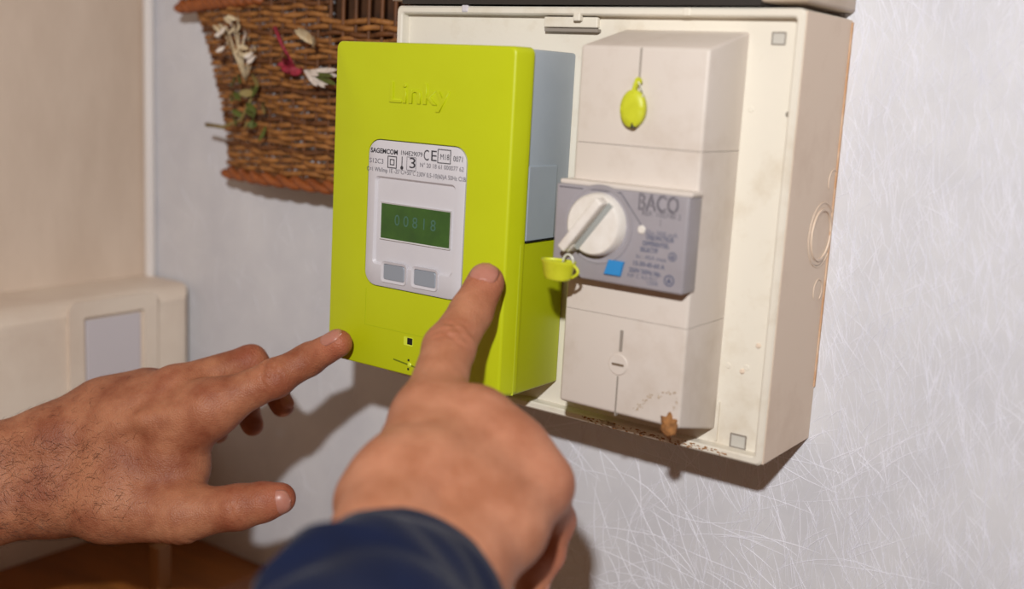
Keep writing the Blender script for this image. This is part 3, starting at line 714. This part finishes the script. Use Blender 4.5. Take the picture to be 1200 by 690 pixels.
# ---------------------------------------------------------------- hands
def smin(a, b, k):
    h = np.clip(.5 + .5 * (b - a) / k, 0, 1)
    return b + (a - b) * h - k * h * (1 - h)
def cap(P, a, b, ra, rb):
    a = a.astype(np.float32); b = b.astype(np.float32); ab = b - a
    t = np.clip(((P - a) @ ab) / float(ab @ ab), 0, 1)
    return np.linalg.norm(P - (a + t[..., None] * ab), axis=-1) - (ra + (rb - ra) * t)
def surface_nets(F, org, h):
    nx, ny, nz = F.shape; S = F < 0
    c = [S[i:nx-1+i, j:ny-1+j, k:nz-1+k] for i in (0, 1) for j in (0, 1) for k in (0, 1)]
    tot = sum(x.astype(np.int8) for x in c); act = (tot > 0) & (tot < 8)
    idx = -np.ones(act.shape, np.int64); I = np.argwhere(act); idx[act] = np.arange(len(I))
    acc = np.zeros((len(I), 3)); cnt = np.zeros(len(I)); corners = [(i, j, k) for i in (0, 1) for j in (0, 1) for k in (0, 1)]
    for a in corners:
        for ax in range(3):
            if a[ax]: continue
            b = list(a); b[ax] = 1
            fa = F[I[:, 0] + a[0], I[:, 1] + a[1], I[:, 2] + a[2]]; fb = F[I[:, 0] + b[0], I[:, 1] + b[1], I[:, 2] + b[2]]
            mk = (fa < 0) != (fb < 0); t = np.where(mk, fa / np.where(mk, fa - fb, 1), 0)
            q = np.array(a, float)[None] + np.zeros((len(I), 3)); q[:, ax] += t
            acc[mk] += q[mk]; cnt[mk] += 1
    V = org + (I + acc / cnt[:, None]) * h; Q = []
    for ax in range(3):
        u, v = [(1, 2), (2, 0), (0, 1)][ax]
        A = np.moveaxis(S, ax, 0); ch = np.argwhere(A[:-1] != A[1:]); 
        cells = np.zeros((len(ch), 3), int); o = [d for d in range(3) if d != ax]
        cells[:, ax] = ch[:, 0]; cells[:, o[0]] = ch[:, 1]; cells[:, o[1]] = ch[:, 2]
        ok = (cells[:, u] > 0) & (cells[:, v] > 0) & (cells[:, u] < F.shape[u] - 1) & (cells[:, v] < F.shape[v] - 1); cells = cells[ok]
        ins = S[cells[:, 0], cells[:, 1], cells[:, 2]]
        def g(du, dv):
            q = cells.copy(); q[:, u] -= du; q[:, v] -= dv; return idx[q[:, 0], q[:, 1], q[:, 2]]
        q = np.stack([g(0, 0), g(1, 0), g(1, 1), g(0, 1)], 1); q[~ins] = q[~ins][:, ::-1]; Q.append(q)
    return V, np.concatenate(Q)
def J(u, v, D, r): return np.array([*atd(u, v, D), r])
def hand_mesh(name, fingers, palm, tendons, creases, flush, mtl, parent, h=.0011, k_f=.007, cuts=()):
    allj = np.array([j for f in fingers for j in f['j']] + [j for s in palm for j in s])
    lo = allj[:, :3].min(0) - .022; hi = allj[:, :3].max(0) + .022
    n = np.ceil((hi - lo) / h).astype(int)
    ax = [lo[i] + h * np.arange(n[i] + 1) for i in range(3)]
    shp = tuple(n + 1); BIG = np.float32(.05)
    def sub(p0, p1, pad):              # index box round a bone
        l = np.minimum(p0, p1) - pad; u = np.maximum(p0, p1) + pad
        i0 = np.clip(((l - lo) / h).astype(int), 0, n); i1 = np.clip(((u - lo) / h).astype(int) + 2, 1, n + 1)
        sl = tuple(slice(x, y) for x, y in zip(i0, i1))
        return sl, np.stack(np.meshgrid(*[ax[i][sl[i]] for i in range(3)], indexing='ij'), -1).astype(np.float32)
    def addcap(D, a, b, k):
        sl, P = sub(a[:3], b[:3], max(a[3], b[3]) + .014)
        D[sl] = smin(D[sl], cap(P, a[:3], b[:3], a[3], b[3]), k)
    pal = np.full(shp, BIG, np.float32)
    for s in palm:
        for a, b in zip(s[:-1], s[1:]): addcap(pal, a, b, .012)
    for s in tendons:
        for a, b in zip(s[:-1], s[1:]): addcap(pal, a, b, .006)
    tot = pal.copy()
    for f in fingers:
        d = np.full(shp, BIG, np.float32); j = f['j']
        for a, b in zip(j[:-1], j[1:]): addcap(d, a, b, .0035)
        for p_, r_ in f.get('bumps', []):
            sl, P = sub(p_, p_, .022); d[sl] = smin(d[sl], np.linalg.norm(P - p_.astype(np.float32), axis=-1) - r_, .004)
        e = smin(pal, d, f.get('k', k_f)); tot = smin(tot, e, .0006)
    for (p_, bdir, ndir, offs, amp, wid, rad) in creases:
        b_ = (bdir / np.linalg.norm(bdir)).astype(np.float32); n_ = ndir - (ndir @ b_) * b_; n_ = (n_ / np.linalg.norm(n_)).astype(np.float32)
        sl, P = sub(p_, p_, .03); s_ = np.cross(b_, n_); q = P - p_.astype(np.float32); al = q @ b_; up_ = np.clip((q @ n_) / rad, 0, 1); la = q @ s_
        fall = np.exp(-(al / (rad * 1.6)) ** 4) * up_ * np.exp(-(la / rad) ** 4)
        for of in offs: tot[sl] = tot[sl] + amp * np.exp(-((al - of - .0010 * np.sin(la * 500 + of * 900)) / wid) ** 2) * fall
    V, Q = surface_nets(tot, lo, h)
    V = V.astype(float)
    used = np.zeros(len(V), bool); used[Q.ravel()] = True; rem = np.cumsum(used) - 1; V = V[used]; Q = rem[Q]
    # two rounds of neighbour smoothing
    for _ in range(3):
        s = np.zeros_like(V); c = np.zeros(len(V))
        for a in range(4):
            b = (a + 1) % 4; np.add.at(s, Q[:, a], V[Q[:, b]]); np.add.at(s, Q[:, b], V[Q[:, a]]); np.add.at(c, Q[:, a], 1); np.add.at(c, Q[:, b], 1)
        V = V * .5 + .5 * s / np.maximum(c, 1)[:, None]
    fl_ = np.zeros(len(V))
    for p_, r_, am in flush: fl_ = np.maximum(fl_, am * np.exp(-(np.linalg.norm(V - p_[:3], axis=1) / r_) ** 2))
    o = pyd(name, V, Q, mtl, parent, True)
    at_ = o.data.attributes.new('flush', 'FLOAT', 'POINT'); at_.data.foreach_set('value', fl_.astype(np.float32))
    return o
def nail(tip, bdir, ndir, L, halfang, r, parent, back=0.0, name='fingernail'):
    """curved nail plate; tip = centre of the finger's end ball, grows back from the finger end"""
    b = bdir / np.linalg.norm(bdir); n_ = ndir - (ndir @ b) * b; n_ /= np.linalg.norm(n_); s = np.cross(b, n_)
    V = []; F = []; nu, nv = 12, 12
    for lay in (0, 1):
        for i in range(nu + 1):
            u = i / nu; wv = (1 - abs(2 * u - 1) ** 3.2) ** .5 if u < .5 else (1 - abs(2 * u - 1) ** 4.5) ** .5
            al = -back - L / 2 + L * u
            # drop over the finger end's dome
            dome = math.sqrt(max(r * r - max(al, 0) ** 2, .2 * r * r)) if al > 0 else r
            for j in range(nv + 1):
                a = math.radians(halfang) * (2 * j / nv - 1) * wv
                rr = dome + (.00045 if lay == 0 else -.0010) - .0004 * (abs(2 * j / nv - 1) ** 3) - (.0003 if u < .08 else 0)
                V.append(tip + b * al + n_ * (rr * math.cos(a)) + s * (rr * math.sin(a)))
    st = (nu + 1) * (nv + 1)
    for i in range(nu):
        for j in range(nv):
            q = i * (nv + 1) + j; F.append((q, q + 1, q + nv + 2, q + nv + 1)); F.append((st + q, st + q + nv + 1, st + q + nv + 2, st + q + 1))
    ring = [i for i in range(nv + 1)] + [(i + 1) * (nv + 1) - 1 for i in range(1, nu + 1)] + [nu * (nv + 1) + j for j in range(nv - 1, -1, -1)] + [i * (nv + 1) for i in range(nu - 1, 0, -1)]
    for a, b2 in zip(ring, ring[1:] + ring[:1]): F.append((a, st + a, st + b2, b2))
    o = pyd(name, V, F, M_nail, parent, True)
    bmn = bmesh.new(); bmn.from_mesh(o.data); bmesh.ops.recalc_face_normals(bmn, faces=bmn.faces); bmn.to_mesh(o.data); bmn.free()
    return o
def hair(body_fn, n, parent): pass

def left_person():
    t = thing('person', 'bare hairy hand of a person reaching in from the left, pointing at the lime meter', 'person', tuple(atd(160, 540, .66)))
    iM = J(247, 478, .652, .0135); iP = J(322, 443, .652, .0108); iD = J(362, 421, .657, .0095)
    q = at(399, 402, -.1198); dT = float(RC[2] @ (q - CP)); iT = J(397, 402, dT, .0080)
    mM = J(205, 455, .664, .0130); mP = J(294, 423, .684, .0098); mD = J(318, 450, .700, .0085); mT = J(331, 475, .697, .0074)
    rM = J(172, 458, .678, .0125); rP = J(262, 446, .704, .0095); rD = J(288, 478, .716, .0082); rT = J(296, 498, .706, .0070)
    pM = J(150, 470, .690, .0115); pP = J(225, 470, .716, .0080); pD = J(246, 492, .722, .0070); pT = J(256, 508, .714, .0062)
    tC = J(125, 598, .652, .0155); tM = J(213, 602, .646, .0145); tI = J(280, 594, .640, .0128); tI2 = J(308, 588, .640, .0112); tT = J(328, 584, .641, .0092)
    W0 = J(70, 520, .668, .0190); W1 = J(70, 578, .664, .0200)
    A0 = J(-60, 550, .655, .0240); A1 = J(-60, 605, .648, .0240); B0 = J(-260, 600, .605, .0290); B1 = J(-260, 650, .598, .0290)
    fing = [dict(j=[J(200, 498, .655, .015), iM, iP, iD, iT], k=.010, bumps=[(iP[:3] + BACK * .0012, .0107)]),
            dict(j=[mM, mP, mD, mT], k=.006), dict(j=[rM, rP, rD, rT], k=.005), dict(j=[pM, pP, pD, pT], k=.005),
            dict(j=[tC, tM, tI, tI2, tT], k=.012)]
    palm = [[W0, J(150, 500, .662, .0165), iM], [W0, J(150, 480, .668, .0150), mM], [W0, J(120, 478, .676, .0150), rM], [W0, J(110, 490, .684, .0140), pM],
            [W1, J(150, 555, .664, .0180), J(205, 525, .662, .0150), iM], [W1, J(140, 575, .655, .0170), tC], [W1, tM * np.array([1, 1, 1, .95])],
            [J(130, 535, .664, .018), J(200, 540, .662, .0135), J(222, 552, .662, .0105)], [J(190, 520, .662, .014), J(205, 585, .656, .012)],
            [W0, A0, B0], [W1, A1, B1]]
    tend = [[J(120, 505, .651, .0035), J(170, 492, .643, .0035), J(235, 478, .641, .0040)], [J(115, 487, .655, .0035), J(190, 458, .653, .0035)]]
    di = (iD - iM)[:3]; nn = BACK * .75 + UP * .65
    cre = [(iP[:3], (iD - iM)[:3], BACK * .8 + UP * .5, (-.0045, -.0022, .0002, .0026, .0048), .0011, .0008, .010),
           (iD[:3], (iT - iP)[:3], nn, (-.0015, .001), .0005, .0006, .008),
           (tI[:3] + RIGHT * .003, (tT - tM)[:3], BACK, (-.004, -.0015, .0012, .004), .0007, .0009, .011),
           (mP[:3], (mP - mM)[:3], BACK + UP * .8, (-.003, 0, .003), .0005, .0008, .009),
           (tM[:3], (tI - tM)[:3], BACK * .5 - UP, (-.012, -.006, 0, .007), .0007, .0012, .016)]
    flush = [(iP, .010, .45), (iT, .013, .6), (tT, .014, .6), (tI, .012, .4), (iM, .016, .25), (mP, .012, .5), (mM, .014, .3)]
    o = hand_mesh('hand', fing, palm, tend, cre, flush, M_skinA, t)
    nail(iT[:3], (iT - iD)[:3], BACK * .62 + UP * .80, .0140, 50, .0081, t, back=.0005)
    nail(tT[:3], (tT - tI)[:3] + BACK*0, BACK * .80 + RIGHT * .25 - UP * .12, .0135, 52, .0094, t, back=-.0005)
    nail(mT[:3], (mT - mD)[:3], BACK * .55 + RIGHT * .8, .0100, 50, .0073, t)
    # arm hair: fine dark strands lying on the back of the hand and wrist
    me = o.data; bpy.context.view_layer.update(); off = np.array(root_loc(t))
    co = np.empty(len(me.vertices) * 3); me.vertices.foreach_get('co', co); co = co.reshape(-1, 3) + off
    no = np.empty(len(me.vertices) * 3); me.vertices.foreach_get('normal', no); no = np.nan_to_num(no.reshape(-1, 3))
    q = (co - CP) @ RC.T; px = 600 + FPX * q[:, 0] / q[:, 2]; py = 345 + FPX * q[:, 1] / q[:, 2]
    wgt = np.clip((175 - px) / 110, 0, 1) * (no @ BACK > -.2) * (px > -220); wgt = wgt * np.where(py > 515, 1, .25)
    pick = rng.choice(len(co), 2300, replace=False, p=wgt / wgt.sum()); V = []; F = []
    for i in pick:
        d = RIGHT * random.uniform(.2, 1) + UP * random.gauss(.15, .45); n_ = no[i]; d = d - (d @ n_) * n_ * .9; d /= np.linalg.norm(d); L = random.uniform(.003, .0075)
        s = np.cross(d, n_); k = len(V); wv = .00006
        for f in (0, .33, .66, 1):
            c = co[i] + d * L * f + n_ * (.0002 + .0010 * math.sin(f * 2.6)) + s * (.0008 * f * f); ww = wv * (1.1 - f)
            V += [c + s * ww, c - s * ww, c + n_ * ww]
        for a in range(3):
            b = k + 3 * a
            for m_ in range(3): F.append((b + m_, b + (m_ + 1) % 3, b + 3 + (m_ + 1) % 3, b + 3 + m_))
    hr = pyd('hair', V, F, M_hair, t, False); hr['kind'] = 'stuff'
left_person()

def right_person():
    t = thing('person', 'hand in a navy blue sleeve pointing up at the lime meter from below', 'person', tuple(atd(520, 560, .48)))
    q = at(569, 330, -.1225); dT = float(RC[2] @ (q - CP))
    iT = J(569, 331, dT, .0099); iD = J(552, 366, .566, .0108); iP = J(526, 408, .548, .0124); iM = J(503, 492, .512, .0150)
    mM = J(556, 500, .508, .0145); mP = J(590, 520, .555, .0105); mD = J(575, 560, .570, .0092); mT = J(560, 590, .560, .008)
    rM = J(598, 530, .500, .0140); rP = J(622, 560, .545, .0100); rD = J(608, 600, .560, .0090); rT = J(595, 625, .550, .008)
    pM = J(630, 568, .492, .0135); pP = J(650, 610, .520, .0095); pD = J(640, 650, .522, .0085); pT = J(622, 685, .512, .0078)
    tC = J(430, 590, .470, .0125); tM = J(455, 560, .515, .0120); tI = J(500, 560, .552, .0100); tT = J(530, 575, .568, .009)
    W0 = J(455, 640, .445, .0185); W1 = J(532, 668, .448, .0180); A0 = J(430, 770, .380, .0200); A1 = J(485, 790, .378, .0200); B0 = J(370, 900, .31, .024); B1 = J(450, 940, .305, .024)
    fing = [dict(j=[J(497, 520, .497, .015), iM, iP, iD, iT], k=.010, bumps=[(iP[:3] + BACK * .001, .0117)]),
            dict(j=[mM, mP, mD, mT], k=.006), dict(j=[rM, rP, rD, rT], k=.005), dict(j=[pM, pP, pD, pT], k=.006), dict(j=[tC, tM, tI, tT], k=.008)]
    palm = [[W0, J(462, 560, .470, .0150), iM], [W0, J(510, 560, .475, .0165), mM], [W1, J(560, 590, .472, .0160), rM], [W1, J(592, 620, .470, .0150), pM],
            [W1, J(540, 600, .48, .017), mM], [iM * np.array([1, 1, 1, .8]), mM * np.array([1, 1, 1, .85]), rM * np.array([1, 1, 1, .9]), pM * np.array([1, 1, 1, .95])], [W0, J(440, 590, .468, .0145)],
            [W0, A0, B0], [W1, A1, B1]]
    tend = [[J(500, 590, .452, .0035), J(505, 510, .495, .0045)], [J(530, 590, .452, .0030), J(556, 512, .490, .004)], [J(560, 610, .452, .0030), J(600, 540, .484, .004)]]
    up = BACK * .8 + UP * .5
    cre = [(iP[:3], (iD - iM)[:3], up, (-.0055, -.0028, 0, .003, .0056), .0011, .0009, .012), (iD[:3], (iT - iP)[:3], up, (-.0015, .0012), .0004, .0007, .009),
           (mM[:3], (mM - W1)[:3], up, (0,), .0002, .002, .012)]
    flush = [(iP, .012, .45), (iT, .014, .6), (mM, .016, .35), (rM, .016, .35), (iM, .018, .2), (pM, .015, .4), (pP, .014, .6), (pD, .014, .55)]
    o = hand_mesh('hand', fing, palm, tend, cre, flush, M_skinB, t)
    nail(iT[:3], (iT - iD)[:3], BACK * .72 + UP * .45 - RIGHT * .1, .0135, 48, .0101, t, back=-.001)
    nail(pT[:3], (pT - pD)[:3], RIGHT * .8 - BACK * .5, .010, 48, .0079, t)
    # sleeve: an open cuff with folded hem
    ax = [atd(482, 690, .434), atd(470, 718, .412), atd(440, 758, .385), atd(420, 830, .35), atd(380, 920, .31), atd(330, 1020, .275)]
    rad = [.0360, .0385, .0425, .043, .047, .050]
    pts = []; rr = []
    for a, b, ra, rb in zip(ax[:-1], ax[1:], rad[:-1], rad[1:]):
        for i in range(8): f = i / 8; pts.append(a + (b - a) * f); rr.append(ra + (rb - ra) * f)
    pts.append(ax[-1]); rr.append(rad[-1]); pts = np.array(pts)
    n = 72; V = []; F = []
    def ringpts(c, tdir, r, i, inner):
        tdir = tdir / np.linalg.norm(tdir); u = np.cross(tdir, BACK); u /= np.linalg.norm(u); v = np.cross(u, tdir); o = []
        for k in range(n):
            a = 2 * math.pi * k / n
            w_ = 0 if inner else .0012 * math.sin(3 * a + i * .55) * min(i / 10, 1) + .0009 * math.sin(5 * a - i * .8 + 1) * min(i / 10, 1) + .0006 * math.sin(2 * a + i * .9) * min(i / 10, 1)
            hem = 0 if inner else (-.0005 if i in (3,) else .0)
            R_ = r + w_ + hem - (.0016 if inner else 0)
            o.append(c + u * R_ * math.cos(a) * 1.07 + v * R_ * math.sin(a) * .86)
        return o
    T = np.gradient(pts, axis=0); rows = []
    for i in range(10, -1, -1): rows.append(ringpts(pts[i], T[i], rr[i], i, True))
    rows.append(ringpts(pts[0] - T[0] / np.linalg.norm(T[0]) * .0008, T[0], rr[0] - .0008, 0, True))
    for i in range(len(pts)): rows.append(ringpts(pts[i], T[i], rr[i], i, False))
    rows.append([pts[-1]] * n)
    for r in rows: V += list(r)
    for i in range(len(rows) - 1):
        for k in range(n): F.append((i * n + k, i * n + (k + 1) % n, (i + 1) * n + (k + 1) % n, (i + 1) * n + k))
    pyd('sleeve', V, F, M_navy, t, True)
right_person()
